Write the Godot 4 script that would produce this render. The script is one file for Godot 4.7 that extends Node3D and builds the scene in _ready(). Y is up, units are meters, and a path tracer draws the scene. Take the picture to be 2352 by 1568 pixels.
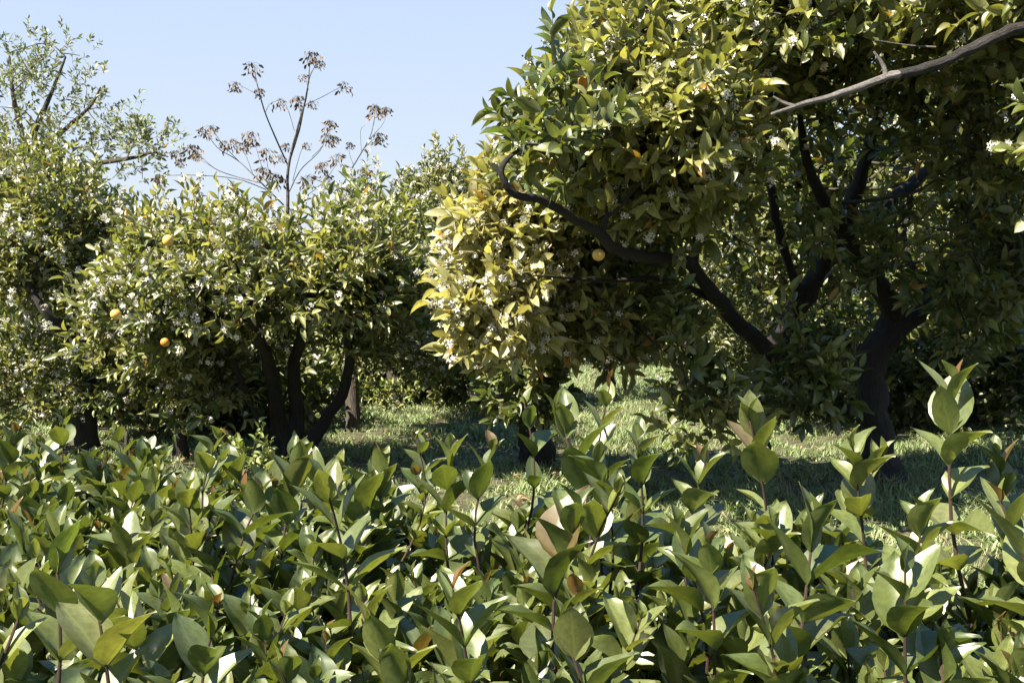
extends Node3D
# An orange grove in blossom seen over a clipped privet hedge.

const F := 2290.0                      # focal length, in 2352ths of the picture's width
const EYE := Vector3(0, 1.35, 0)
const PITCH := -0.0541
const SUNWARD := Vector3(-0.53, 0.77, 0.36)

var rng := RandomNumberGenerator.new()
var noise := FastNoiseLite.new()
var cam_basis := Basis(Vector3.RIGHT, PITCH)
var M := {}
var T := {}
var G := {}
var plants: Array = []                 # every plant with leaves: filled while building, sorted into parts and stuff at the end


func _ready() -> void:
	# camera, sky, sun, exposure
	var cam := Camera3D.new()
	cam.name = "camera"
	cam.position = EYE
	cam.rotation = Vector3(PITCH, 0, 0)
	cam.fov = 37.8
	cam.near = 0.05
	cam.far = 800.0
	add_child(cam)
	var sky_mat := ProceduralSkyMaterial.new()
	sky_mat.sky_top_color = Color(0.02, 0.098, 0.256).linear_to_srgb()
	sky_mat.sky_horizon_color = Color(0.198, 0.219, 0.240).linear_to_srgb()
	sky_mat.sky_curve = 0.6
	sky_mat.ground_horizon_color = Color(0.07, 0.08, 0.05).linear_to_srgb()
	sky_mat.ground_bottom_color = Color(0.04, 0.045, 0.02).linear_to_srgb()
	var env := Environment.new()
	env.background_mode = Environment.BG_SKY
	env.sky = Sky.new()
	env.sky.sky_material = sky_mat
	env.tonemap_mode = Environment.TONE_MAPPER_LINEAR
	env.tonemap_exposure = 4.1
	env.sdfgi_enabled = true
	env.ssao_enabled = true
	env.ssil_enabled = true
	var we := WorldEnvironment.new()
	we.name = "environment"
	we.environment = env
	add_child(we)
	var sun := DirectionalLight3D.new()
	sun.name = "sun"
	sun.light_energy = 1.6
	sun.light_color = Color(1.0, 0.95, 0.86)
	sun.light_angular_distance = 0.5
	sun.shadow_enabled = true
	sun.sky_mode = DirectionalLight3D.SKY_MODE_LIGHT_ONLY
	add_child(sun)
	sun.look_at_from_position(SUNWARD * 50.0, Vector3.ZERO, Vector3.UP)

	rng.seed = 20240
	noise.seed = 7
	noise.frequency = 1.0
	make_textures()
	make_materials()
	make_meshes()
	build_ground()
	build_grove()
	build_far_trees()
	build_dry_tree()
	build_hedge()
	build_small_things()
	hand_out_leaves()


# ---------------------------------------------------------------- helpers

func at(x: float, y: float, d: float) -> Vector3:
	return EYE + cam_basis * Vector3((x - 1176.0) / F * d, -(y - 784.0) / F * d, -d)


func seen_at(p: Vector3) -> Vector3:
	var q := cam_basis.transposed() * (p - EYE)
	var d := maxf(-q.z, 0.01)
	return Vector3(1176.0 + F * q.x / d, 784.0 - F * q.y / d, -q.z)


func lin(r: float, g: float, b: float) -> Color:
	return Color(r, g, b).linear_to_srgb()


func tag(o: Node, label := "", category := "", group := "", kind := "") -> void:
	if label:
		o.set_meta("label", label)
	if category:
		o.set_meta("category", category)
	if group:
		o.set_meta("group", group)
	if kind:
		o.set_meta("kind", kind)


func thing(called: String, label: String, category: String, where: Vector3, group := "") -> Node3D:
	var o := Node3D.new()
	o.name = numbered(self, called)
	add_child(o)
	o.position = where
	tag(o, label, category, group)
	return o


var counts := {}

func numbered(parent: Node, called: String) -> String:
	var key := str(parent.get_instance_id()) + called
	var n: int = counts.get(key, 0)
	counts[key] = n + 1
	return called if n == 0 else "%s_%03d" % [called, n]


func part(parent: Node3D, called: String, mesh: Mesh, mat: Material, xf := Transform3D()) -> MeshInstance3D:
	var o := MeshInstance3D.new()
	o.name = numbered(parent, called)
	o.mesh = mesh
	o.material_override = mat
	parent.add_child(o)
	o.transform = xf
	return o


func stuff(parent: Node3D, called: String, mesh: Mesh, mat: Material, places: Array, colors: PackedColorArray) -> void:
	if places.is_empty():
		return
	var mm := MultiMesh.new()
	mm.transform_format = MultiMesh.TRANSFORM_3D
	mm.use_colors = true
	mm.mesh = mesh
	mm.instance_count = places.size()
	for i in places.size():
		mm.set_instance_transform(i, places[i])
		mm.set_instance_color(i, colors[i])
	var o := MultiMeshInstance3D.new()
	o.name = numbered(parent, called)
	o.multimesh = mm
	o.material_override = mat
	parent.add_child(o)
	o.set_meta("kind", "stuff")


func start() -> SurfaceTool:
	var st := SurfaceTool.new()
	st.begin(Mesh.PRIMITIVE_TRIANGLES)
	st.set_smooth_group(0)
	return st


func finish(st: SurfaceTool) -> ArrayMesh:
	st.generate_normals()
	return st.commit()


func spread() -> Vector3:
	while true:
		var v := Vector3(rng.randf_range(-1, 1), rng.randf_range(-1, 1), rng.randf_range(-1, 1))
		if v.length_squared() <= 1.0 and v.length_squared() > 0.0001:
			return v
	return Vector3.UP


func across(dir: Vector3) -> Vector3:
	var a := dir.cross(Vector3(0.31, 0.92, 0.22))
	if a.length_squared() < 0.01:
		a = dir.cross(Vector3.RIGHT)
	return a.normalized()


var tube_base := {}

func tube(st: SurfaceTool, pts: PackedVector3Array, radii: PackedFloat32Array, sides: int, rough := 0.0) -> void:
	var id := st.get_instance_id()
	var first: int = tube_base.get(id, 0)
	var n := pts.size()
	var row := sides + 1
	var side := across((pts[1] - pts[0]).normalized())
	var along := 0.0
	var wraps := maxf(1.0, roundf(TAU * radii[0] / 0.25))
	for i in n:
		var dir := (pts[mini(i + 1, n - 1)] - pts[maxi(i - 1, 0)]).normalized()
		side = (side - dir * side.dot(dir)).normalized()
		var other := dir.cross(side)
		if i > 0:
			along += pts[i].distance_to(pts[i - 1])
		for k in row:
			var a := TAU * (k % sides) / sides
			var radius := radii[i]
			var out := side * cos(a) + other * sin(a)
			if rough > 0.0:
				var q := (pts[i] + out * radius) * 5.0
				radius *= 1.0 + rough * (noise.get_noise_3dv(q) * 1.2 + 0.5 * noise.get_noise_3dv(q * 3.1))
			st.set_uv(Vector2(wraps * k / sides, along * 1.6))
			st.add_vertex(pts[i] + out * radius)
	for i in n - 1:
		for k in sides:
			var a := first + i * row + k
			for v in [a, a + 1, a + row, a + 1, a + row + 1, a + row]:
				st.add_index(v)
	var tip := first + n * row
	st.set_uv(Vector2(0.5, along * 1.6))
	st.add_vertex(pts[n - 1] + (pts[n - 1] - pts[n - 2]).normalized() * radii[n - 1] * 0.5)
	for k in sides:
		for v in [first + (n - 1) * row + k, first + (n - 1) * row + k + 1, tip]:
			st.add_index(v)
	tube_base[id] = tip + 1


# ---------------------------------------------------------------- textures, materials, meshes

func leaf_texture(pairs: int, slant: float, vein: float) -> ImageTexture:
	var im := Image.create(96, 192, false, Image.FORMAT_RGB8)
	for y in 192:
		for x in 96:
			var u := absf(x - 47.5) / 47.5
			var v := 1.0 - y / 191.0
			var s := 0.90 + 0.13 * noise.get_noise_2d(x * 0.05, y * 0.04 + 7.0 * pairs) + 0.06 * noise.get_noise_2d(x * 0.5, y * 0.5 + 90.0)
			var mid := exp(-pow(u / 0.05, 2.0))
			var w := fposmod((v - slant * u) * pairs, 1.0)
			var lateral := exp(-pow((w - 0.5) / 0.07, 2.0)) * (1.0 - u) * 0.8
			var k := maxf(mid, lateral * 0.5) * vein
			im.set_pixel(x, y, Color(s + k * 0.9, s + k * 0.8, s + k * 0.35))
	return ImageTexture.create_from_image(im)


func grain_image(size: int, stretch: Vector2, lo: Color, hi: Color, seed_at: float) -> Image:
	var im := Image.create(size, size, false, Image.FORMAT_RGB8)
	for y in size:
		for x in size:
			var a := TAU * x / size
			var b := TAU * y / size
			var p := Vector3(cos(a) * stretch.x, sin(a) * stretch.x, seed_at)
			var q := Vector3(cos(b) * stretch.y, sin(b) * stretch.y, 0.0)
			var s := noise.get_noise_3d(p.x + q.x * 0.8, p.y + q.y * 0.8, p.z + q.x * 0.6)
			s += 0.6 * noise.get_noise_3d(p.x * 2.3 + q.y * 1.7, p.y * 2.3 + q.x * 1.7, 40.0 + p.z)
			s += 0.4 * noise.get_noise_3d(p.x * 5.0 + q.x * 4.0, p.y * 5.0 + q.y * 4.0, 80.0 + p.z)
			im.set_pixel(x, y, lo.lerp(hi, clampf(0.5 + s * 0.75, 0.0, 1.0)))
	return im


func make_textures() -> void:
	T.citrus = leaf_texture(9, 0.16, 0.17)
	T.privet = leaf_texture(7, 0.20, 0.24)
	T.bark = ImageTexture.create_from_image(grain_image(256, Vector2(3.2, 0.9), Color(0.5, 0.47, 0.45), Color(1, 1, 1), 3.0))
	T.bark_height = ImageTexture.create_from_image(grain_image(256, Vector2(5.0, 1.3), Color.BLACK, Color.WHITE, 9.0))
	T.soil = ImageTexture.create_from_image(grain_image(256, Vector2(3, 3), Color(0.5, 0.5, 0.45), Color(1, 1, 1), 17.0))
	T.peel = ImageTexture.create_from_image(grain_image(128, Vector2(9, 9), Color.BLACK, Color.WHITE, 23.0))


func leaf_material(called: String, tex: Texture2D, rough: float, glow: Color, tint := Color.WHITE) -> StandardMaterial3D:
	var m := StandardMaterial3D.new()
	m.resource_name = called
	m.albedo_color = tint
	m.albedo_texture = tex
	m.vertex_color_use_as_albedo = true
	m.roughness = rough
	m.metallic_specular = 0.7
	m.backlight_enabled = true
	m.backlight = glow
	m.cull_mode = BaseMaterial3D.CULL_DISABLED
	return m


func bark(called: String, c: Color, relief: float) -> StandardMaterial3D:
	var m := StandardMaterial3D.new()
	m.resource_name = called
	m.albedo_color = c
	m.albedo_texture = T.bark
	m.roughness = 0.85
	m.heightmap_enabled = true
	m.heightmap_texture = T.bark_height
	m.heightmap_scale = relief
	return m


func make_materials() -> void:
	M.citrus = leaf_material("citrus leaf", T.citrus, 0.42, lin(0.88, 0.87, 0.36))
	M.privet = leaf_material("privet leaf", T.privet, 0.40, lin(0.80, 0.77, 0.26))
	M.feather = leaf_material("small leaflet", T.citrus, 0.6, lin(0.8, 0.8, 0.4))
	M.grass = leaf_material("grass", null, 0.6, lin(0.5, 0.5, 0.15))
	M.petal = leaf_material("petal", null, 0.6, lin(0.5, 0.5, 0.45))
	M.dry = leaf_material("dry seed", null, 0.8, lin(0.15, 0.12, 0.08))
	M.bark = bark("citrus bark", lin(0.045, 0.038, 0.034), 1.6)
	M.twig = bark("green brown twig", lin(0.07, 0.065, 0.035), 0.1)
	M.dead_wood = bark("bare dark wood", lin(0.05, 0.046, 0.044), 1.4)
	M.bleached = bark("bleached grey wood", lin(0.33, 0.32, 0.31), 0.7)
	M.far_bark = bark("pale bark", lin(0.11, 0.095, 0.08), 0.8)
	M.red_stem = bark("red brown shoot", lin(0.075, 0.038, 0.026), 0.05)
	M.dry_stem = bark("dry stem", lin(0.09, 0.075, 0.068), 0.1)
	var s := StandardMaterial3D.new()
	s.resource_name = "soil"
	s.albedo_color = lin(0.085, 0.08, 0.04)
	s.albedo_texture = T.soil
	s.roughness = 0.95
	s.uv1_triplanar = true
	s.uv1_world_triplanar = true
	s.uv1_scale = Vector3(0.7, 0.7, 0.7)
	M.soil = s
	var o := StandardMaterial3D.new()
	o.resource_name = "orange peel"
	o.albedo_color = lin(0.55, 0.23, 0.035)
	o.roughness = 0.45
	o.uv1_triplanar = true
	o.uv1_scale = Vector3(12, 12, 12)
	o.heightmap_enabled = true
	o.heightmap_texture = T.peel
	o.heightmap_scale = 0.08
	M.orange = o


func leaf_mesh(steps: int, halves: int, widest: float, width: float, fold: float, curl: float, wave: float) -> ArrayMesh:
	# base at the origin, tip along +y, upper face along +z, one unit long
	var st := start()
	var row := halves * 2 + 1
	for i in steps + 1:
		var t := float(i) / steps
		var w := pow(sin(PI * pow(t, widest)), 0.85) * width * 0.5
		if i == 0:
			w = 0.012
		for k in row:
			var s := float(k - halves) / halves
			var z := fold * absf(s) * w * 2.0 - curl * t * t + wave * sin(t * 9.0 + s * 2.0) * s * s
			var y := t - 0.25 * curl * t * t * t
			st.set_uv(Vector2(0.5 + 0.5 * s, t))
			st.set_color(Color.WHITE)
			st.add_vertex(Vector3(s * w, y, z))
	for i in steps:
		for k in row - 1:
			var a := i * row + k
			for v in [a, a + row, a + 1, a + 1, a + row, a + row + 1]:
				st.add_index(v)
	return finish(st)


func grass_mesh(blades: int, width: float, lean: float) -> ArrayMesh:
	var st := start()
	var n := 0
	for b in blades:
		var a := rng.randf() * TAU
		var out := Vector3(cos(a), 0, sin(a))
		var side := Vector3(-sin(a), 0, cos(a)).rotated(Vector3.UP, rng.randf_range(-0.6, 0.6))
		var o := Vector3(rng.randf_range(-0.4, 0.4), 0, rng.randf_range(-0.4, 0.4))
		var h := rng.randf_range(0.5, 1.0)
		var l := rng.randf_range(0.15, lean)
		var shade := rng.randf_range(0.7, 1.0)
		for i in 4:
			var t := i / 3.0
			var p := o + Vector3.UP * h * (t - 0.28 * l * t * t) + out * l * t * t * h
			var w := width * (1.0 - t * 0.92)
			for e in [-1.0, 1.0]:
				st.set_color(Color(shade, shade, shade))
				st.add_vertex(p + side * w * e)
		for i in 3:
			var k := n + i * 2
			for v in [k, k + 2, k + 1, k + 1, k + 2, k + 3]:
				st.add_index(v)
		n += 8
	return finish(st)


func add_leafy(st: SurfaceTool, mesh: Mesh, xf: Transform3D) -> void:
	st.append_from(mesh, 0, xf)


func blossom_mesh() -> ArrayMesh:
	# a truss of open flowers and round buds; one unit is about 5 cm
	var st := SurfaceTool.new()
	st.begin(Mesh.PRIMITIVE_TRIANGLES)
	var petal := leaf_mesh(3, 1, 0.9, 0.42, 0.25, 0.25, 0.0)
	var bud := SphereMesh.new()
	bud.radius = 0.07
	bud.height = 0.19
	bud.radial_segments = 6
	bud.rings = 3
	for f in 5:
		var o := spread() * 0.42
		var face := (o.normalized() + Vector3.UP * 0.4 + spread() * 0.4).normalized()
		var side := across(face)
		for k in 5:
			var d := side.rotated(face, TAU * k / 5.0 + f)
			var dir := (d + face * 0.35).normalized()
			var nrm := (face - dir * face.dot(dir)).normalized()
			st.append_from(petal, 0, Transform3D(Basis(dir.cross(nrm), dir, nrm) * 0.34, o))
		st.append_from(bud, 0, Transform3D(Basis(side, face, side.cross(face)) * 0.8, o + face * 0.07))
	for f in 4:
		var o := spread() * 0.5
		st.append_from(bud, 0, Transform3D(Basis(across(o.normalized()), o.normalized(), across(o.normalized()).cross(o.normalized())), o))
	return st.commit()


func seed_mesh(drops: int) -> ArrayMesh:
	# a hanging bunch of dry seeds and curled leaflets, one unit across
	var st := SurfaceTool.new()
	st.begin(Mesh.PRIMITIVE_TRIANGLES)
	var leaflet := leaf_mesh(3, 1, 0.85, 0.42, 0.5, 0.4, 0.0)
	var stem := start()
	for k in drops:
		var a := rng.randf() * TAU
		var r := sqrt(rng.randf()) * 0.5
		var p := Vector3(cos(a) * r, rng.randf_range(-0.45, 0.25) - r * 0.3, sin(a) * r)
		var down := (Vector3.DOWN * 0.8 + Vector3(cos(a), 0, sin(a)) * 0.5 + spread() * 0.6).normalized()
		var nrm := across(down).rotated(down, rng.randf() * TAU)
		st.append_from(leaflet, 0, Transform3D(Basis(down.cross(nrm), down, nrm) * rng.randf_range(0.24, 0.42), p))
		if k % 2 == 0:
			tube(stem, PackedVector3Array([Vector3(0, 0.1, 0), p * 0.5 + Vector3.UP * 0.15, p]), PackedFloat32Array([0.012, 0.01, 0.007]), 3)
	st.append_from(finish(stem), 0, Transform3D())
	return st.commit()


func orange_mesh() -> ArrayMesh:
	var st := start()
	var rings := 12
	var sides := 16
	for i in rings + 1:
		var a := PI * i / rings
		for k in sides:
			var b := TAU * k / sides
			var r := sin(a) * (1.0 + 0.02 * sin(3.0 * b))
			var y := cos(a) * 0.94 - (0.07 * exp(-pow(a / 0.3, 2.0)))
			st.add_vertex(Vector3(cos(b) * r, y, sin(b) * r))
	for i in rings:
		for k in sides:
			var p := i * sides + k
			var q := i * sides + (k + 1) % sides
			for v in [p, q, p + sides, q, q + sides, p + sides]:
				st.add_index(v)
	return finish(st)


func make_meshes() -> void:
	G.citrus = leaf_mesh(6, 1, 0.84, 0.44, 0.34, 0.24, 0.014)
	G.privet = leaf_mesh(7, 2, 0.79, 0.52, 0.27, 0.18, 0.022)
	G.leaflet = leaf_mesh(3, 1, 0.85, 0.40, 0.15, 0.15, 0.0)
	G.ivy = leaf_mesh(4, 1, 0.60, 0.75, 0.2, 0.2, 0.01)
	G.grass = grass_mesh(13, 0.018, 0.9)
	G.weed = grass_mesh(12, 0.075, 1.3)
	G.blossom = blossom_mesh()
	G.seed = [seed_mesh(34), seed_mesh(26), seed_mesh(40)]
	G.orange = orange_mesh()


# ---------------------------------------------------------------- ground

func ground_height(x: float, z: float) -> float:
	return 0.05 * noise.get_noise_2d(x * 0.35, z * 0.35) + 0.015 * noise.get_noise_2d(x * 1.7 + 50.0, z * 1.7)


func build_ground() -> void:
	var st := start()
	var n := 110
	for i in n + 1:
		for k in n + 1:
			var u := (float(k) / n) * 2.0 - 1.0
			var v := float(i) / n
			var x := u * absf(u) * 240.0 + u * 14.0
			var z := 10.0 - v * 34.0 - pow(v, 4.0) * 420.0
			st.add_vertex(Vector3(x, ground_height(x, z), z))
	for i in n:
		for k in n:
			var a := i * (n + 1) + k
			for w in [a, a + n + 1, a + 1, a + 1, a + n + 1, a + n + 2]:
				st.add_index(w)
	var g := part(self, "ground", finish(st), M.soil)
	tag(g, "bare earth under the rough grass of the grove", "ground", "", "structure")

	var places: Array = []
	var colors := PackedColorArray()
	var weeds: Array = []
	var weed_colors := PackedColorArray()
	for i in 34000:
		var d := 2.2 + 19.0 * pow(rng.randf(), 0.8)
		var x := rng.randf_range(-1, 1) * (d * 0.58 + 1.2)
		var p := Vector3(x, ground_height(x, -d), -d)
		var patch := noise.get_noise_2d(x * 0.8, d * 0.8) + 0.5 * noise.get_noise_2d(x * 3.0, d * 3.0 + 30.0)
		if patch < -0.6:
			continue
		var h := rng.randf_range(0.055, 0.12) * (1.0 + 0.8 * patch)
		var b := Basis(Vector3.UP, rng.randf() * TAU).scaled(Vector3(h * 1.4, h, h * 1.4))
		var dryness := clampf(0.25 + 0.6 * noise.get_noise_2d(x * 1.1 + 9.0, d * 1.1) + rng.randf_range(-0.3, 0.3), 0.0, 1.0)
		var c := Color(0.19, 0.265, 0.10).lerp(Color(0.31, 0.34, 0.16), dryness)
		if rng.randf() < 0.34 + 0.5 * noise.get_noise_2d(x * 0.9 - 40.0, d * 0.9):
			weeds.append(Transform3D(b.scaled_local(Vector3(0.9, 0.75, 0.9)), p))
			weed_colors.append(Color(0.17, 0.26, 0.09).lerp(Color(0.26, 0.34, 0.13), rng.randf()))
		else:
			places.append(Transform3D(b, p))
			colors.append(c)
	var root := thing("grass", "rough sunlit grass growing between the hedge and the orange trees", "grass", Vector3.ZERO)
	tag(root, "", "", "", "stuff")
	stuff(root, "grass_blades", G.grass, M.grass, places, colors)
	stuff(root, "broad_weeds", G.weed, M.grass, weeds, weed_colors)
	var fallen: Array = []
	var fallen_colors := PackedColorArray()
	for i in 900:
		var d := 5.0 + 13.0 * rng.randf()
		var x := rng.randf_range(-1, 1) * d * 0.55
		var s := rng.randf_range(0.05, 0.09)
		var b := Basis(Vector3.UP, rng.randf() * TAU) * Basis(Vector3.RIGHT, -PI / 2 + rng.randf_range(-0.4, 0.4))
		fallen.append(Transform3D(b.scaled(Vector3.ONE * s), Vector3(x, ground_height(x, -d) + rng.randf_range(0.02, 0.06), -d)))
		fallen_colors.append(Color(0.28, 0.20, 0.09).lerp(Color(0.16, 0.09, 0.05), rng.randf()))
	stuff(root, "fallen_leaves", G.citrus, M.dry, fallen, fallen_colors)


# ---------------------------------------------------------------- plants in general

func plant(called: String, label: String, category: String, where: Vector3, mesh: Mesh, mat: Material, size: float, group := "") -> Dictionary:
	var p := {
		"node": thing(called, label, category, where, group), "at": where, "mesh": mesh, "mat": mat, "size": size, "leaves": [], "owners": [], "owner": null, "colors": PackedColorArray(),
		"flowers": [], "flower_colors": PackedColorArray(), "twigs": start(), "joints": PackedVector3Array(), "green": Color(0.105, 0.15, 0.04), "yellow": Color(0.44, 0.44, 0.17),
		"parts": 300, "flower_parts": 60, "twig_mat": M.twig, "narrow": 1.0, "slim": 1.0,
	}
	plants.append(p)
	return p


func smooth(raw: Array, steps: int) -> Array:
	# [positions, radii] through the given [x, y, depth, radius] points
	var keys := PackedVector3Array()
	var rr := PackedFloat32Array()
	for k in raw:
		keys.append(at(k[0], k[1], k[2]))
		rr.append(k[3])
	var pts := PackedVector3Array()
	var radii := PackedFloat32Array()
	var n := keys.size()
	for i in n - 1:
		for s in steps:
			var t := float(s) / steps
			pts.append(keys[i].cubic_interpolate(keys[i + 1], keys[maxi(i - 1, 0)], keys[mini(i + 2, n - 1)], t))
			radii.append(lerpf(rr[i], rr[i + 1], t))
	pts.append(keys[n - 1])
	radii.append(rr[n - 1])
	for i in range(1, pts.size()):
		var j := Vector3(noise.get_noise_3dv(pts[i] * 4.0), noise.get_noise_3dv(pts[i] * 4.0 + Vector3.ONE * 30.0), noise.get_noise_3dv(pts[i] * 4.0 + Vector3.ONE * 60.0))
		pts[i] += j * radii[i] * 0.4
	return [pts, radii]


func limb(p: Dictionary, called: String, raw: Array, mat: Material = null) -> void:
	var s := smooth(raw, 5)
	for i in s[1].size():
		s[1][i] *= p.slim
	var local := PackedVector3Array()
	for v in s[0]:
		local.append(v - p.at)
	var st := start()
	tube(st, local, s[1], 12 if s[1][0] > 0.05 else 8, 0.22)
	part(p.node, called, finish(st), mat if mat else M.bark)
	var tail: int = s[0].size()
	for i in range(2 if called == "trunk" else 1, tail):
		if called != "trunk" or i > tail * 0.6:
			p.joints.append(s[0][i])


func leaf_at(p: Dictionary, o: Vector3, dir: Vector3, up: Vector3, length: float, tint: Color, plump := 1.0) -> void:
	var nrm := up - dir * up.dot(dir)
	if nrm.length_squared() < 0.001:
		nrm = across(dir)
	nrm = nrm.normalized()
	var b := Basis(dir.cross(nrm) * length * rng.randf_range(0.82, 1.12) * plump, dir * length, nrm * length * rng.randf_range(0.3, 1.7))
	p.leaves.append(Transform3D(b, o - p.at))
	p.colors.append(tint)
	p.owners.append(p.owner)


func sprig(p: Dictionary, o: Vector3, axis: Vector3, length: float, count: int, yellow: float, flowers: float) -> void:
	var side := across(axis).rotated(axis, rng.randf() * TAU)
	tube(p.twigs, PackedVector3Array([o - p.at, o + axis * length - p.at]), PackedFloat32Array([0.0035, 0.0015]), 3)
	var tone: float = clampf(yellow + rng.randf_range(-0.35, 0.35), 0.0, 1.0)
	for k in count:
		var t := (k + 0.6) / count
		var radial := side.rotated(axis, k * 2.4 + rng.randf_range(-0.3, 0.3))
		var open := lerpf(1.15, 0.45, t)
		var dir := (axis * cos(open) + radial * sin(open) + Vector3.DOWN * rng.randf_range(-0.25, 0.3)).normalized()
		var up := (Vector3.UP * 0.65 + axis * 0.35 + spread() * 1.35).normalized()
		var c: Color = p.green.lerp(p.yellow, clampf(tone + rng.randf_range(-0.15, 0.15), 0.0, 1.0)) * rng.randf_range(0.6, 1.25)
		if rng.randf() < 0.006 + 0.02 * yellow:
			c = Color(0.42, 0.25, 0.07)
		leaf_at(p, o + axis * length * t, dir, up, p.size * rng.randf_range(0.6, 1.12), c, p.narrow)
	for f in int(flowers * 2.9 * clampf(0.55 + 1.9 * noise.get_noise_3dv(o * 1.3 + Vector3.ONE * 70.0), 0.0, 1.5) + rng.randf()):
		var q := o + axis * length * rng.randf_range(0.6, 1.25) + spread() * 0.05
		p.flowers.append(Transform3D(Basis(Vector3(1, 0.3, 0.2).normalized(), rng.randf() * TAU) * Basis(axis, rng.randf() * TAU) * rng.randf_range(0.045, 0.075), q - p.at))
		p.flower_colors.append(Color(0.80, 0.78, 0.70) * rng.randf_range(0.85, 1.0))


func crown(p: Dictionary, blob: Array, heart: Vector3, yellow: float, flowers: float, fill := 11, spread_by := 0.24) -> void:
	# blob: x, y, depth, half width, half height (in the picture's units at that depth), half depth in metres, number of leaf clumps
	var made := 0
	var tries := 0
	while made < blob[6] and tries < blob[6] * 6:
		tries += 1
		var u := spread()
		u = u.normalized() * pow(u.length(), 0.55)
		var c := at(blob[0] + u.x * blob[3], blob[1] + u.y * blob[4], blob[2] + u.z * blob[5])
		if noise.get_noise_3dv(c * 1.6) < -0.1 or c.y < 0.25:
			continue
		made += 1
		clump(p, c, heart, yellow, flowers, fill, spread_by)


func clump(p: Dictionary, c: Vector3, heart: Vector3, yellow: float, flowers: float, fill: int, spread_by: float) -> void:
	var near := -1
	var best := 1e9
	for j in p.joints.size():
		var q: Vector3 = p.joints[j]
		var dist := q.distance_squared_to(c) + (0.6 if q.y > c.y + 0.3 else 0.0)
		if dist < best:
			best = dist
			near = j
	var from: Vector3 = p.joints[near] if near >= 0 else heart
	var gap := from.distance_to(c)
	var mid := (from + c) * 0.5 + Vector3(rng.randf_range(-0.1, 0.1), rng.randf_range(-0.16, 0.04), rng.randf_range(-0.1, 0.1)) * gap * 0.9
	var line := PackedVector3Array()
	var thick := PackedFloat32Array()
	var base := clampf(0.006 + gap * 0.011, 0.006, 0.03)
	for k in 6:
		var t := k / 5.0
		line.append(from.lerp(mid, t).lerp(mid.lerp(c, t), t) - p.at)
		thick.append(lerpf(base, 0.004, t))
		if k >= 2:
			p.joints.append(line[k] + p.at)
	tube(p.twigs, line, thick, 5)
	var out := ((c - from).normalized() * 0.5 + (c - heart).normalized() * 0.6 + Vector3.UP * 0.7).normalized()
	var tone := yellow + 0.25 * noise.get_noise_3dv(c * 1.1 + Vector3.ONE * 20.0)
	if fill > 6 and rng.randf() < 0.45 and c.y > heart.y:
		sprig(p, c + spread() * 0.1 + Vector3.UP * spread_by, (Vector3.UP + out * 0.5 + spread() * 0.35).normalized(), rng.randf_range(0.2, 0.34), rng.randi_range(8, 11), tone, flowers)
	var few := rng.randf_range(0.55, 1.3)
	for k in int(fill * few):
		var v := spread()
		var o := c + v * spread_by
		var axis := (out * 0.8 + v * 0.9 + spread() * 0.5).normalized()
		sprig(p, o, axis, rng.randf_range(0.09, 0.22), rng.randi_range(5, 9), tone, flowers)


# ---------------------------------------------------------------- orange trees

func fruit(p: Dictionary, x: float, y: float, d: float, r: float, c := Color(0.75, 0.27, 0.03)) -> void:
	var m: StandardMaterial3D = M.orange
	if c.g > 0.35:
		if not M.has("pale_orange"):
			M.pale_orange = M.orange.duplicate()
			M.pale_orange.albedo_color = lin(0.60, 0.37, 0.085)
		m = M.pale_orange
	part(p.node, "orange", G.orange, m, Transform3D(Basis(Vector3(0.4, 0.2, 0.9).normalized(), rng.randf() * 3.0) * r, at(x, y, d) - p.at))


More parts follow.
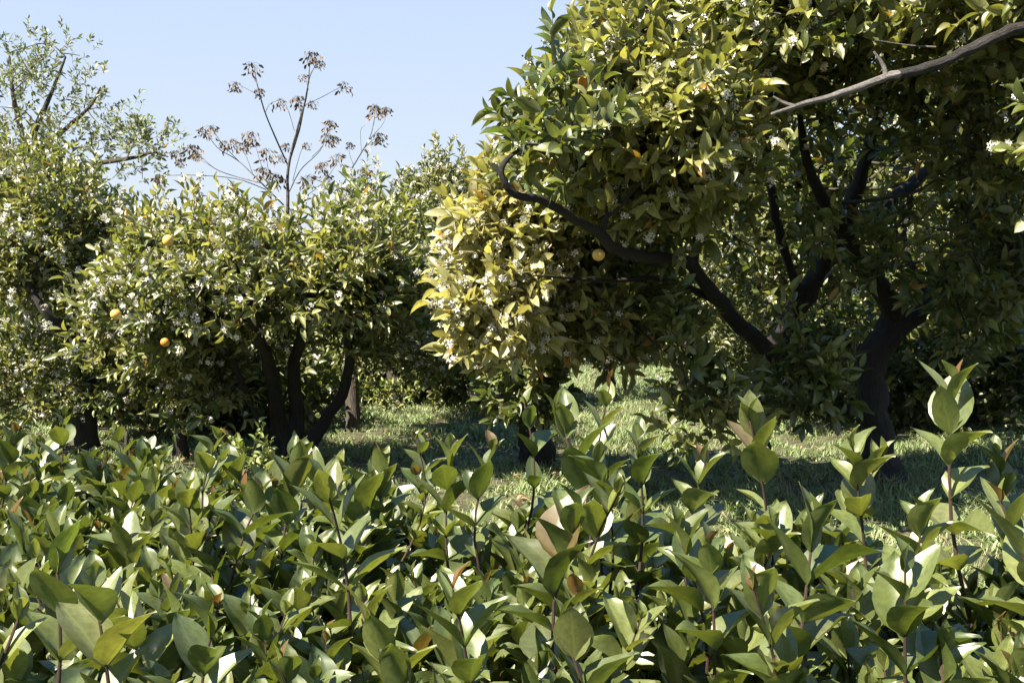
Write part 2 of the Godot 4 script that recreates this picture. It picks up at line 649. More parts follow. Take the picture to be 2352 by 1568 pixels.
func build_grove() -> void:
	var group := "orange trees of the grove"
	var kind := "orange tree"
	var p: Dictionary
	var h: Vector3
	# the big tree whose trunk leans to the right
	p = plant("orange_tree", "large near orange tree with dark trunk leaning right and long low limb to the left", kind, ground_at(1745, 7.3), G.citrus, M.citrus, 0.128, group)
	p.slim = 0.74
	p.narrow = 0.9
	limb(p, "trunk", [[1738, 1100, 7.3, .15], [1742, 1000, 7.3, .115], [1752, 880, 7.25, .10], [1778, 800, 7.2, .105], [1830, 705, 7.1, .105], [1880, 625, 7.0, .095], [1932, 540, 6.9, .09]])
	limb(p, "limb", [[1930, 545, 6.9, .085], [1965, 440, 6.8, .07], [1990, 360, 6.7, .055], [2020, 260, 6.6, .045], [2036, 160, 6.5, .035], [2040, 40, 6.4, .02]])
	limb(p, "limb", [[1935, 535, 6.92, .08], [2010, 480, 7.0, .07], [2080, 435, 7.05, .065], [2130, 390, 7.1, .055], [2180, 320, 7.1, .045], [2235, 200, 7.1, .02]])
	limb(p, "limb", [[1842, 690, 7.08, .06], [1815, 620, 6.9, .042], [1785, 500, 6.7, .042], [1765, 380, 6.5, .042], [1750, 275, 6.4, .04], [1690, 180, 6.2, .03], [1650, 80, 6.0, .015]])
	limb(p, "limb", [[1752, 290, 6.4, .035], [1772, 200, 6.3, .028], [1760, 60, 6.2, .014]])
	limb(p, "limb", [[1775, 815, 7.2, .085], [1700, 745, 6.8, .07], [1630, 660, 6.3, .06], [1590, 604, 6.15, .05], [1560, 597, 5.9, .047], [1430, 580, 5.3, .040], [1382, 539, 5.05, .036], [1330, 510, 4.85, .033], [1250, 462, 4.6, .028], [1185, 448, 4.45, .022], [1152, 400, 4.4, .018], [1165, 366, 4.4, .015], [1210, 330, 4.4, .009]])
	limb(p, "limb", [[1152, 402, 4.4, .016], [1138, 384, 4.4, .012], [1128, 376, 4.4, .007]])
	limb(p, "limb", [[1594, 620, 6.2, .045], [1603, 540, 6.2, .04], [1606, 470, 6.2, .034], [1596, 380, 6.1, .025], [1560, 250, 5.9, .012]])
	limb(p, "limb", [[1384, 541, 5.05, .021], [1392, 500, 5.0, .018], [1420, 480, 4.95, .014], [1478, 409, 4.85, .008]])
	limb(p, "limb", [[1393, 503, 5.0, .014], [1394, 462, 4.95, .008]])
	limb(p, "limb", [[1730, 770, 6.95, .05], [1640, 690, 6.6, .035], [1520, 640, 6.1, .022], [1400, 645, 5.8, .016], [1300, 637, 5.5, .012], [1225, 632, 5.3, .006]])
	h = at(1700, 420, 6.6)
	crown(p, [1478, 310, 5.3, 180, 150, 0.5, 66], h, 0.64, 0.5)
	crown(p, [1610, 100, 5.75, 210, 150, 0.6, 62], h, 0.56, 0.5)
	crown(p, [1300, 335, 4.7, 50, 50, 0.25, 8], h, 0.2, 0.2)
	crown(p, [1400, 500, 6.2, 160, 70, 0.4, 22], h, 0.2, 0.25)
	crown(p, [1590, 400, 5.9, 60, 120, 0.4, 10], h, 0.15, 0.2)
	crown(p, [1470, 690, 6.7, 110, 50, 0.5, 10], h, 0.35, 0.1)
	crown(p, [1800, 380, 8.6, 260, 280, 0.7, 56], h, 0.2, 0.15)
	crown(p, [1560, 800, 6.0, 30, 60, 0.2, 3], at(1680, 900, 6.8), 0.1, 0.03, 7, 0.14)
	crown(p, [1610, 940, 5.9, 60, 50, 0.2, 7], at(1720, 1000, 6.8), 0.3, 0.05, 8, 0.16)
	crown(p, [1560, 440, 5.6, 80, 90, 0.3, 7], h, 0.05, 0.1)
	fruit(p, 1345, 185, 4.6, .037)
	fruit(p, 1375, 585, 5.2, .034, Color(0.75, 0.42, 0.07))
	fruit(p, 1585, 740, 6.3, .035)
	p.flower_parts = 220
	# the thick upright trunk beside it
	p = plant("orange_tree", "orange tree with thick straight trunk and two forking limbs, right of the leaning trunk", kind, ground_at(2030, 7.0), G.citrus, M.citrus, 0.125, group)
	p.slim = 0.78
	p.narrow = 0.9
	limb(p, "trunk", [[2040, 1115, 7.0, .19], [2016, 1010, 7.0, .135], [2000, 900, 7.0, .13], [2010, 820, 7.0, .135], [2052, 745, 7.05, .13], [2060, 715, 7.05, .11]])
	limb(p, "limb", [[2056, 770, 7.05, .11], [2046, 705, 7.0, .10], [1992, 620, 6.8, .085], [1948, 550, 6.65, .075], [1905, 480, 6.5, .05], [1860, 390, 6.4, .04], [1835, 250, 6.2, .025], [1830, 120, 6.0, .012]])
	limb(p, "limb", [[2040, 780, 7.05, .10], [2105, 720, 7.1, .09], [2150, 655, 7.2, .075], [2220, 560, 7.2, .065], [2290, 470, 7.2, .055], [2370, 370, 7.1, .03]])
	limb(p, "limb", [[2135, 690, 7.15, .05], [2110, 640, 7.2, .03], [2080, 560, 7.3, .02], [2090, 420, 7.4, .01]])
	limb(p, "limb", [[2215, 565, 7.2, .04], [2225, 460, 7.1, .035], [2215, 330, 7.0, .025], [2250, 180, 6.8, .012]])
	h = at(2050, 420, 7.0)
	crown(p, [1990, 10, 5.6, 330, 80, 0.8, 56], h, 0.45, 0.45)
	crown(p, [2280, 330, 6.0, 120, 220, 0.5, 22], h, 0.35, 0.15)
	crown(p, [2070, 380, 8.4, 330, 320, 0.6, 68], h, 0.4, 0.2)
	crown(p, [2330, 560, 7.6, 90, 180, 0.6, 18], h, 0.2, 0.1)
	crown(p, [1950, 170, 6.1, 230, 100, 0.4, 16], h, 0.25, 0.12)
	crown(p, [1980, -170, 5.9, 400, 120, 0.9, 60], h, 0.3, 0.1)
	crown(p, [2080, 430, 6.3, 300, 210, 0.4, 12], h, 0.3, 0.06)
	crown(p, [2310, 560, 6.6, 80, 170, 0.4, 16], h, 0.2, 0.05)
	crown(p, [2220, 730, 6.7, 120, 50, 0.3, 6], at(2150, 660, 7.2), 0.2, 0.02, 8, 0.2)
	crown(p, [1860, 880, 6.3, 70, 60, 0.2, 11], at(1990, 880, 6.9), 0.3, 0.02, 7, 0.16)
	p.joints.append(at(1990, 860, 6.9))
	p.flower_parts = 150
	# a tree just outside the frame on the right, with one bare limb across the corner
	p = plant("orange_tree", "orange tree at the right edge with a bare grey limb crossing the upper corner", kind, ground_at(3100, 5.2), G.citrus, M.citrus, 0.125, group)
	p.slim = 0.64
	limb(p, "trunk", [[3110, 1270, 5.2, .15], [3080, 1000, 5.2, .12], [3050, 700, 5.1, .11], [2950, 300, 5.0, .10], [2900, 100, 4.9, .07]])
	limb(p, "limb", [[3000, 420, 5.0, .08], [2750, 150, 4.6, .06], [2520, 10, 4.3, .048], [2352, 62, 4.1, .040], [2230, 112, 4.05, .036], [2110, 160, 4.0, .032], [2030, 178, 3.95, .026]], M.dead_wood)
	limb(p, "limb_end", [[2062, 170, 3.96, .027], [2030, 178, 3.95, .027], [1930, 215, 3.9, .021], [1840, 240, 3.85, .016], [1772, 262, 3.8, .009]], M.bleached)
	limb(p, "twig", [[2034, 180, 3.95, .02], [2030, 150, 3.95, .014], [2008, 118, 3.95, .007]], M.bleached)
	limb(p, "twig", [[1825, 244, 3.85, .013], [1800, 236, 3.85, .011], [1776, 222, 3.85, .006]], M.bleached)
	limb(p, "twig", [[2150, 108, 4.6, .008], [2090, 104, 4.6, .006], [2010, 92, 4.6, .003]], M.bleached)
	h = at(2900, 200, 5.0)
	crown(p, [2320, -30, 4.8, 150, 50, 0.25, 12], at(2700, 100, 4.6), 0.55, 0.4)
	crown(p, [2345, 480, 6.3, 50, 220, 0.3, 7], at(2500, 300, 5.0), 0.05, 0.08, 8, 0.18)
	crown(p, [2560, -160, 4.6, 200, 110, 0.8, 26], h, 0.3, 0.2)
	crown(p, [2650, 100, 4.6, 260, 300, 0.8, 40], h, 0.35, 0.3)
	p.joints.append(at(2400, 20, 4.4))
	p.flower_parts = 40
	# the yellowing tree in the middle
	p = plant("orange_tree", "orange tree with pale yellow leaves and thick white blossom in the middle", kind, ground_at(1232, 7.6), G.citrus, M.citrus, 0.135, group)
	p.narrow = 0.9
	p.yellow = Color(0.54, 0.51, 0.23)
	limb(p, "trunk", [[1236, 1080, 7.6, .16], [1232, 990, 7.6, .12], [1226, 900, 7.55, .12], [1236, 840, 7.5, .11], [1262, 790, 7.4, .09]])
	limb(p, "limb", [[1240, 850, 7.5, .08], [1210, 780, 7.1, .06], [1180, 680, 6.7, .045], [1160, 560, 6.4, .03], [1150, 460, 6.2, .012]])
	limb(p, "limb", [[1258, 800, 7.4, .08], [1300, 720, 7.1, .05], [1340, 640, 6.9, .03], [1350, 540, 6.8, .012]])
	limb(p, "limb", [[1238, 885, 7.5, .05], [1285, 858, 7.3, .04], [1330, 810, 7.1, .03], [1400, 750, 6.9, .012]])
	h = at(1240, 650, 7.0)
	crown(p, [1180, 560, 6.0, 60, 100, 0.4, 38], h, 0.9, 0.75, 9, 0.22)
	crown(p, [1150, 690, 5.8, 48, 75, 0.35, 24], h, 0.95, 0.75, 9, 0.2)
	crown(p, [1290, 540, 6.6, 90, 70, 0.4, 20], h, 0.4, 0.5, 9, 0.22)
	crown(p, [1260, 670, 6.4, 90, 90, 0.4, 22], h, 0.5, 0.4, 9, 0.22)
	crown(p, [1370, 700, 6.9, 140, 70, 0.5, 26], h, 0.5, 0.12)
	crown(p, [1185, 900, 7.1, 60, 70, 0.2, 13], at(1220, 900, 7.6), 0.05, 0.02, 8, 0.18)
	fruit(p, 1198, 604, 5.75, .036)
	fruit(p, 1255, 585, 5.9, .034)
	fruit(p, 1130, 452, 5.9, .03)
	p.flower_parts = 200
	# the spreading tree with several stems, left of centre
	p = plant("orange_tree", "spreading orange tree with several dark stems rising from one base, left of the middle", kind, ground_at(660, 7.6), G.citrus, M.citrus, 0.108, group)
	p.slim = 0.82
	p.narrow = 0.74
	limb(p, "trunk", [[652, 1085, 7.6, .12], [648, 1030, 7.6, .09], [638, 960, 7.6, .075], [624, 860, 7.3, .06], [592, 770, 6.8, .045], [560, 680, 6.5, .03], [540, 560, 6.6, .012]])
	limb(p, "stem", [[668, 1080, 7.65, .10], [680, 960, 7.65, .072], [676, 850, 7.4, .055], [694, 750, 7.0, .045], [690, 640, 6.8, .028], [650, 520, 7.2, .012]])
	limb(p, "stem", [[650, 1070, 7.55, .05], [615, 1000, 7.5, .034], [560, 890, 7.3, .03], [520, 800, 7.1, .026], [450, 720, 7.0, .018], [380, 640, 6.9, .009]])
	limb(p, "stem", [[680, 1070, 7.6, .08], [745, 970, 7.6, .062], [790, 890, 7.4, .05], [802, 800, 7.1, .042], [775, 680, 6.7, .028], [760, 560, 7.1, .012]])
	limb(p, "stem", [[800, 790, 7.4, .03], [850, 740, 7.3, .022], [900, 700, 7.2, .01]])
	h = at(620, 700, 7.4)
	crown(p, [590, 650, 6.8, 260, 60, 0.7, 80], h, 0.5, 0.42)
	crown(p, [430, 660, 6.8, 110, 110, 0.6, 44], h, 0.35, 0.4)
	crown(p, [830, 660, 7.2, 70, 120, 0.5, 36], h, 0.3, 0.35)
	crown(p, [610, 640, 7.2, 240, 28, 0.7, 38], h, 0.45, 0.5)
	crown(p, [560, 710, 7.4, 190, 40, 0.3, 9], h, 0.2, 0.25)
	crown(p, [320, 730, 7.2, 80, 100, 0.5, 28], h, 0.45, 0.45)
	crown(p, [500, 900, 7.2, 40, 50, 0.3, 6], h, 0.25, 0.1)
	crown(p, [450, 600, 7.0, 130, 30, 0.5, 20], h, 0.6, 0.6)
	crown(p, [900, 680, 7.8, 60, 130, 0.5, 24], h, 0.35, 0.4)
	fruit(p, 385, 552, 5.85, .034, Color(0.75, 0.42, 0.07))
	fruit(p, 265, 722, 6.3, .035, Color(0.75, 0.42, 0.07))
	fruit(p, 378, 786, 6.1, .028)
	p.flower_parts = 150
	# the tall dense tree at the left edge
	p = plant("orange_tree", "tall dense orange tree in blossom at the left edge, limb forking left", kind, ground_at(196, 8.2), G.citrus, M.citrus, 0.098, group)
	p.narrow = 0.68
	limb(p, "trunk", [[202, 1050, 8.2, .11], [198, 920, 8.1, .075], [192, 820, 7.9, .07], [155, 765, 7.6, .055], [100, 715, 7.4, .035], [60, 640, 7.5, .015]])
	limb(p, "limb", [[194, 840, 7.95, .055], [198, 760, 7.8, .045], [185, 660, 8.2, .03], [150, 520, 8.9, .02], [130, 400, 8.9, .01]])
	limb(p, "limb", [[200, 900, 8.05, .045], [218, 820, 8.0, .035], [240, 700, 8.2, .015]])
	h = at(140, 640, 8.7)
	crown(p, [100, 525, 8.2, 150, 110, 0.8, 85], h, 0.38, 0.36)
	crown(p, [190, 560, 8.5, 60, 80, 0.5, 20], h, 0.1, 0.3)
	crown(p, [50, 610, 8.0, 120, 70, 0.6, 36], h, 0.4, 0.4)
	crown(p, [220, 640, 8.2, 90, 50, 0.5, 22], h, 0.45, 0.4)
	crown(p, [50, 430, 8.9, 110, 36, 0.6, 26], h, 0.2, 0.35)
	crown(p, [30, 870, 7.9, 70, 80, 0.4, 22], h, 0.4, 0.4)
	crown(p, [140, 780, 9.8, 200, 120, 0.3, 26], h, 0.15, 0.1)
	p.flower_parts = 100
	# smaller trees between and behind
	p = plant("orange_tree", "low orange tree with thin trunk and small leaves, between the left-edge and spreading trees", kind, ground_at(410, 7.8), G.citrus, M.citrus, 0.075, group)
	p.narrow = 0.72
	limb(p, "trunk", [[412, 1075, 7.8, .08], [413, 980, 7.8, .055], [404, 890, 7.8, .05], [390, 800, 7.8, .035], [400, 700, 7.8, .012]])
	limb(p, "limb", [[406, 900, 7.8, .03], [350, 840, 7.7, .02], [310, 780, 7.6, .01]])
	h = at(390, 880, 7.9)
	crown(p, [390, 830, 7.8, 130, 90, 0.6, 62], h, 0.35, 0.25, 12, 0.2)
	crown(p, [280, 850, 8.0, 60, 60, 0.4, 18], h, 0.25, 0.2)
	p.flower_parts = 40
	p = plant("orange_tree", "orange tree with plain single trunk standing right of the spreading tree", kind, ground_at(812, 9.4), G.citrus, M.citrus, 0.095, group)
	p.narrow = 0.72
	limb(p, "trunk", [[814, 1005, 9.4, .09], [810, 930, 9.4, .065], [803, 850, 9.4, .06], [806, 760, 9.3, .045], [830, 640, 9.2, .02]], M.far_bark)
	limb(p, "limb", [[804, 830, 9.4, .04], [850, 760, 9.2, .03], [900, 680, 9.0, .012]])
	h = at(850, 700, 9.2)
	crown(p, [880, 630, 8.9, 110, 160, 0.7, 74], h, 0.36, 0.4)
	crown(p, [900, 790, 8.7, 90, 60, 0.5, 26], h, 0.3, 0.35)
	crown(p, [860, 545, 9.4, 70, 40, 0.5, 16], h, 0.3, 0.4)
	p.flower_parts = 60
	p = plant("orange_tree", "tall orange tree with narrow pointed crown and short leaning trunk, behind the middle", kind, ground_at(918, 11.2), G.citrus, M.citrus, 0.098, group)
	p.narrow = 0.72
	limb(p, "trunk", [[920, 945, 11.2, .1], [912, 890, 11.2, .07], [900, 830, 11.2, .06], [940, 740, 11.1, .05], [980, 600, 11.0, .03], [1000, 430, 11.0, .01]], M.far_bark)
	h = at(980, 640, 11.0)
	crown(p, [1000, 555, 10.6, 85, 110, 0.8, 62], h, 0.34, 0.42)
	crown(p, [1012, 440, 10.7, 45, 36, 0.4, 15], h, 0.34, 0.5)
	crown(p, [1000, 720, 10.4, 90, 120, 0.7, 50], h, 0.1, 0.3)
	p.flower_parts = 40


func ground_at(x: float, d: float) -> Vector3:
	var w := at(x, 800.0, d)
	return Vector3(w.x, ground_height(w.x, w.z), w.z)


func back_tree(called: String, label: String, category: String, x: float, d: float, trunk: Array, blobs: Array, size: float, green: Color, yellow: float, flowers: float, group: String) -> Dictionary:
	var p := plant(called, label, category, ground_at(x, d), G.citrus, M.citrus, size, group)
	p.green = green
	p.parts = 60
	p.flower_parts = 0
	limb(p, "trunk", trunk, M.far_bark)
	var h := at(x, 720.0, d)
	for b in blobs:
		crown(p, b, h, yellow, flowers, 9, 0.32)
	return p


func build_far_trees() -> void:
	var g := Color(0.10, 0.14, 0.04)
	var group := "trees behind the grove"
	back_tree("orange_tree", "slender pale-trunked orange tree far back between the yellow tree and the leaning trunk", "orange tree", 1400, 12.1, [[1402, 925, 12.1, .1], [1396, 870, 12.1, .075], [1402, 800, 12.1, .06], [1410, 650, 12.1, .02]], [[1420, 640, 12, 150, 150, 1.0, 70]], 0.11, g, 0.3, 0.3, group)
	back_tree("orange_tree", "dark-trunked orange tree just left of the leaning trunk, farther off", "orange tree", 1574, 10.1, [[1578, 975, 10.1, .09], [1574, 900, 10.1, .065], [1568, 820, 10.1, .06], [1600, 680, 10.1, .02]], [[1620, 620, 10, 140, 170, 0.9, 60]], 0.10, g, 0.3, 0.3, group)
	back_tree("orange_tree", "sunny yellow-green orange tree seen between the two near trunks", "orange tree", 1850, 12.5, [[1850, 920, 12.5, .1], [1850, 840, 12.5, .08], [1850, 600, 12.5, .02]], [[1850, 560, 12.3, 170, 210, 1.0, 90]], 0.11, g, 0.5, 0.35, group)
	back_tree("orange_tree", "orange tree behind the forking limbs right of the thick trunk", "orange tree", 2150, 11.8, [[2155, 915, 11.8, .1], [2150, 850, 11.8, .08], [2140, 600, 11.8, .02]], [[2150, 560, 11.6, 180, 200, 1.0, 90]], 0.11, g, 0.45, 0.3, group)
	back_tree("orange_tree", "dense dark orange tree by the right edge, behind the bare limb", "orange tree", 2400, 11.0, [[2400, 930, 11.0, .11], [2400, 850, 11.0, .09], [2400, 600, 11.0, .02]], [[2400, 480, 10.8, 180, 290, 1.0, 120]], 0.10, g, 0.2, 0.15, group)
	var spots := [[-60, 13.5, 620, "dark bushy evergreen behind the left-edge orange tree"], [150, 10.4, 760, "dark bushy evergreen in shade between the left-edge and low trees"], [370, 9.7, 800, "dark bushy evergreen in shade behind the low orange tree"], [570, 10.0, 800, "dark bushy evergreen behind the stems of the spreading tree"], [870, 12.2, 760, "dark bushy evergreen behind the plain single trunk"], [1085, 11.8, 740, "dark bushy evergreen behind the yellow orange tree"],
		[1320, 17.5, 640, "bushy evergreen beyond the slender pale trunk"], [1560, 18.0, 600, "bushy evergreen beyond the dark-trunked orange tree"], [1790, 17.0, 600, "bushy evergreen at the end of the grass, left of the thick trunk"], [2040, 17.5, 600, "bushy evergreen at the end of the grass behind the thick trunk"], [2270, 16.5, 580, "bushy evergreen at the end of the grass by the ivy"], [2500, 16.0, 560, "bushy evergreen behind the right edge"], [2130, 9.9, 730, "low dark bush just behind the fork of the thick trunk"], [2370, 9.6, 640, "dark bush at the right edge behind the thick trunk"], [1900, 10.8, 740, "low dark bush between the leaning and the thick trunk, farther off"]]
	for s in spots:
		var d: float = s[1]
		var floor_y := 660.0 + 3092.0 / d
		var mid_y: float = (s[2] + floor_y) * 0.5
		var p := plant("evergreen_shrub", s[3], "shrub", ground_at(s[0], d), G.citrus, M.citrus, 0.12, "evergreen shrubs along the back of the grove")
		p.green = Color(0.09, 0.13, 0.037)
		p.parts = 40
		p.flower_parts = 0
		limb(p, "stem", [[s[0], floor_y + 4, d, .09], [s[0] + 6, mid_y, d, .06], [s[0] - 5, s[2], d, .02]], M.far_bark)
		crown(p, [s[0], mid_y, d, 165, (floor_y - s[2]) * 0.5, 0.9, 95], at(s[0], mid_y, d), 0.1, 0.03, 9, 0.36)
	# loose feathery tree at the upper left
	var q := plant("feathery_tree", "tall loose tree with fine grey-green leaves against the sky, upper left", "tree", ground_at(20, 16.0), G.leaflet, M.feather, 0.10)
	q.green = Color(0.17, 0.22, 0.10)
	q.yellow = Color(0.30, 0.30, 0.14)
	q.flower_parts = 0
	q.parts = 100
	limb(q, "trunk", [[10, 860, 16, .2], [15, 600, 16, .15], [30, 420, 16, .1], [70, 320, 16, .06], [110, 230, 16, .035], [150, 130, 16, .012]], M.far_bark)
	limb(q, "limb", [[40, 400, 16, .06], [110, 330, 15.8, .04], [200, 250, 15.6, .025], [230, 200, 15.5, .01]], M.far_bark)
	limb(q, "limb", [[30, 430, 16, .07], [160, 385, 15.6, .045], [290, 365, 15.3, .03], [350, 350, 15.1, .02], [385, 360, 15, .01]], M.far_bark)
	limb(q, "limb", [[60, 330, 16, .05], [30, 230, 16, .03], [20, 120, 16, .012]], M.far_bark)
	var qh := at(40, 420, 16.0)
	for b in [[40, 150, 16, 80, 70, 0.8, 40], [150, 105, 16, 45, 45, 0.5, 14], [90, 220, 16, 110, 70, 0.9, 36], [210, 220, 15.7, 50, 40, 0.5, 14], [150, 310, 15.8, 120, 50, 0.8, 32], [280, 310, 15.4, 90, 45, 0.6, 26], [340, 325, 15.1, 45, 45, 0.3, 22], [250, 300, 15.4, 100, 60, 0.5, 26], [300, 390, 15.2, 70, 30, 0.3, 12], [-20, 250, 16, 90, 120, 0.9, 30]]:
		b[6] = int(b[6] * 0.42)
		crown(q, b, qh, 0.3, 0.0, 6, 0.26)
	# ivy on a trunk at the far right
	var v := plant("ivy", "ivy climbing a far trunk in the shade on the right", "ivy", ground_at(2230, 11.3), G.ivy, M.citrus, 0.07)
	v.green = Color(0.08, 0.12, 0.035)
	v.parts = 80
	v.flower_parts = 0
	limb(v, "stem", [[2232, 945, 11.3, .05], [2228, 860, 11.3, .04], [2234, 780, 11.3, .03], [2226, 650, 11.3, .02]], M.far_bark)
	for k in 60:
		var t := rng.randf()
		var c := at(2230 + rng.randf_range(-26, 26) * (1.0 + 0.4 * sin(t * 9.0)), lerpf(640, 900, t), 11.25 + rng.randf_range(-0.15, 0.05))
		for j in 9:
			leaf_at(v, c + spread() * 0.1, (Vector3.DOWN + spread()).normalized(), (Vector3(-0.3, 0.5, 1) + spread() * 0.6).normalized(), 0.07 * rng.randf_range(0.7, 1.2), v.green * rng.randf_range(0.7, 1.3))


func build_dry_tree() -> void:
	var d := 13.0
	var p := plant("bare_tree", "thin leafless tree with brown seed bunches on its twigs, against the sky", "tree", ground_at(665, d), G.leaflet, M.feather, 0.06)
	p.slim = 0.78
	p.parts = 0
	p.flower_parts = 0
	var m: Material = M.dry_stem
	limb(p, "trunk", [[668, 900, d, .07], [662, 640, d, .05], [661, 470, d, .03], [662, 385, d, .023], [684, 290, d, .017], [704, 215, d, .012], [712, 130, d, .006]], m)
	for b in [
		[[660, 378, .022], [612, 268, .016], [592, 200, .013], [582, 150, .007]], [[588, 216, .008], [560, 200, .006], [536, 188, .004]], [[608, 262, .008], [618, 240, .006], [638, 230, .004]],
		[[668, 360, .02], [690, 285, .017], [706, 200, .013], [714, 168, .01], [732, 140, .005]], [[702, 240, .009], [740, 222, .007], [788, 196, .005]], [[676, 300, .008], [662, 255, .007], [652, 232, .004]], [[690, 268, .007], [684, 230, .005]], [[708, 205, .007], [700, 175, .004]],
		[[650, 470, .02], [600, 420, .016], [545, 368, .012], [500, 340, .009], [468, 296, .005]], [[548, 370, .009], [510, 330, .007], [486, 294, .004]], [[600, 420, .012], [540, 405, .01], [490, 385, .008], [448, 345, .005]], [[492, 386, .006], [430, 350, .005], [404, 344, .003]],
		[[610, 435, .012], [540, 410, .01], [440, 402, .008], [368, 404, .004]], [[580, 400, .008], [560, 350, .006], [530, 326, .004]], [[620, 420, .008], [600, 380, .006], [580, 310, .004]], [[640, 440, .008], [616, 390, .006], [612, 350, .004]],
		[[664, 440, .014], [690, 390, .011], [735, 345, .009], [752, 300, .006], [764, 275, .003]], [[716, 360, .008], [740, 335, .006], [746, 314, .003]], [[672, 415, .008], [690, 350, .006], [704, 328, .003]],
		[[778, 440, .016], [812, 380, .014], [846, 322, .011], [858, 282, .008], [862, 252, .004]], [[846, 322, .008], [870, 296, .006], [882, 278, .005], [888, 250, .003]], [[836, 340, .007], [860, 318, .005], [884, 308, .003]], [[812, 380, .006], [802, 350, .005], [804, 328, .003]], [[830, 350, .006], [828, 300, .005], [838, 288, .003]],
		[[690, 460, .01], [740, 420, .008], [770, 380, .006], [778, 358, .003]]]:
		var raw: Array = []
		for k in b:
			raw.append([k[0], k[1], d + 0.4 * sin(k[0] * 0.05), k[2] * 0.7])
		limb(p, "branch", raw, m)
	for s in [[578, 147, 34], [540, 188, 26], [596, 203, 20], [640, 228, 28], [684, 222, 28], [714, 120, 34], [734, 138, 20], [697, 170, 18], [792, 190, 30], [862, 244, 34], [888, 246, 22], [718, 230, 20], [484, 290, 32], [464, 296, 22], [440, 334, 36], [406, 345, 26], [530, 322, 34], [576, 304, 34], [516, 322, 22], [614, 345, 34], [646, 356, 22], [632, 402, 36], [604, 386, 30], [758, 278, 28], [752, 310, 30], [774, 355, 32], [870, 306, 30], [804, 326, 18], [655, 328, 18], [738, 374, 26], [706, 404, 34], [838, 388, 30], [364, 404, 26], [750, 402, 26], [704, 326, 18], [414, 366, 20], [560, 330, 24], [452, 350, 20], [770, 312, 20]]:
		var x: float = s[0]
		var r: float = s[2] / F * d * 1.15
		part(p.node, "seed_bunch", G.seed[rng.randi() % 3], [M.dry_a, M.dry_b][rng.randi() % 2] if M.has("dry_a") else dry_tones(), Transform3D(Basis(Vector3.UP, rng.randf() * TAU) * r, at(x, s[1] + 4, d + 0.4 * sin(x * 0.05)) - p.at))


func dry_tones() -> Material:
	M.dry_a = M.dry.duplicate()
	M.dry_a.albedo_color = lin(0.085, 0.062, 0.045)
	M.dry_b = M.dry.duplicate()
	M.dry_b.albedo_color = lin(0.13, 0.092, 0.06)
	return M.dry_a


# ---------------------------------------------------------------- hedge

func far_edge(x: float) -> float:
	return 1.80 - 0.50 * x + 0.10 * x * x if x < 0.9 else 1.35


func shoot(p: Dictionary, tip: Vector3, length: float, size: float, pairs: int, young: float, lean: Vector3, stands_out := false) -> void:
	var foot := tip - Vector3.UP * length - lean * length
	var line := PackedVector3Array()
	var thick := PackedFloat32Array()
	var bend := Vector3(rng.randf_range(-1, 1), 0, rng.randf_range(-1, 1)) * 0.14 * length
	for k in 7:
		var t := k / 6.0
		line.append(foot.lerp(tip, t) + bend * sin(t * PI) - p.at)
		thick.append(lerpf(0.0022, 0.0009, t) * (size / 0.06))
	p.owner = null
	if stands_out:
		var st := start()
		tube(st, line, thick, 7, 0.1)
		p.owner = part(p.node, "shoot", finish(st), M.red_stem)
	else:
		tube(p.twigs, line, thick, 5)
	var turn := rng.randf() * TAU
	var tone := rng.randf()
	for k in pairs:
		var t := 1.0 - pow(float(k) / pairs, 1.15) * 0.96
		var o := foot.lerp(tip, t) + bend * sin(t * PI)
		var axis := ((tip - foot).normalized() + bend * cos(t * PI)).normalized()
		var side := across(axis).rotated(axis, turn + k * PI / 2 + rng.randf_range(-0.45, 0.45))
		var grow := clampf([0.42, 0.78, 1.0][mini(k, 2)], 0.3, 1.0)
		var open := clampf(0.18 + k * 0.17 + rng.randf_range(-0.15, 0.25), 0.1, 1.3)
		for e in [-1.0, 1.0]:
			if k > 3 and rng.randf() < 0.08:
				continue
			var radial: Vector3 = side * e
			var a := open + rng.randf_range(-0.15, 0.15)
			var dir := (axis * cos(a) + radial * sin(a)).normalized()
			var up := (axis * sin(a) - radial * cos(a) + spread() * 0.45).normalized()
			var c := Color(0.09, 0.13, 0.034).lerp(Color(0.195, 0.23, 0.068), clampf(tone + rng.randf_range(-0.35, 0.35), 0.0, 1.0)) * rng.randf_range(0.8, 1.15)
			if k < 3 and rng.randf() < young * [1.0, 0.4, 0.12][k]:
				c = Color(0.19, 0.095, 0.03).lerp(Color(0.14, 0.125, 0.05), rng.randf() * 0.7 + k * 0.15)
			leaf_at(p, o, dir, up, size * grow * rng.randf_range(0.75, 1.15), c, rng.randf_range(0.85, 1.1))


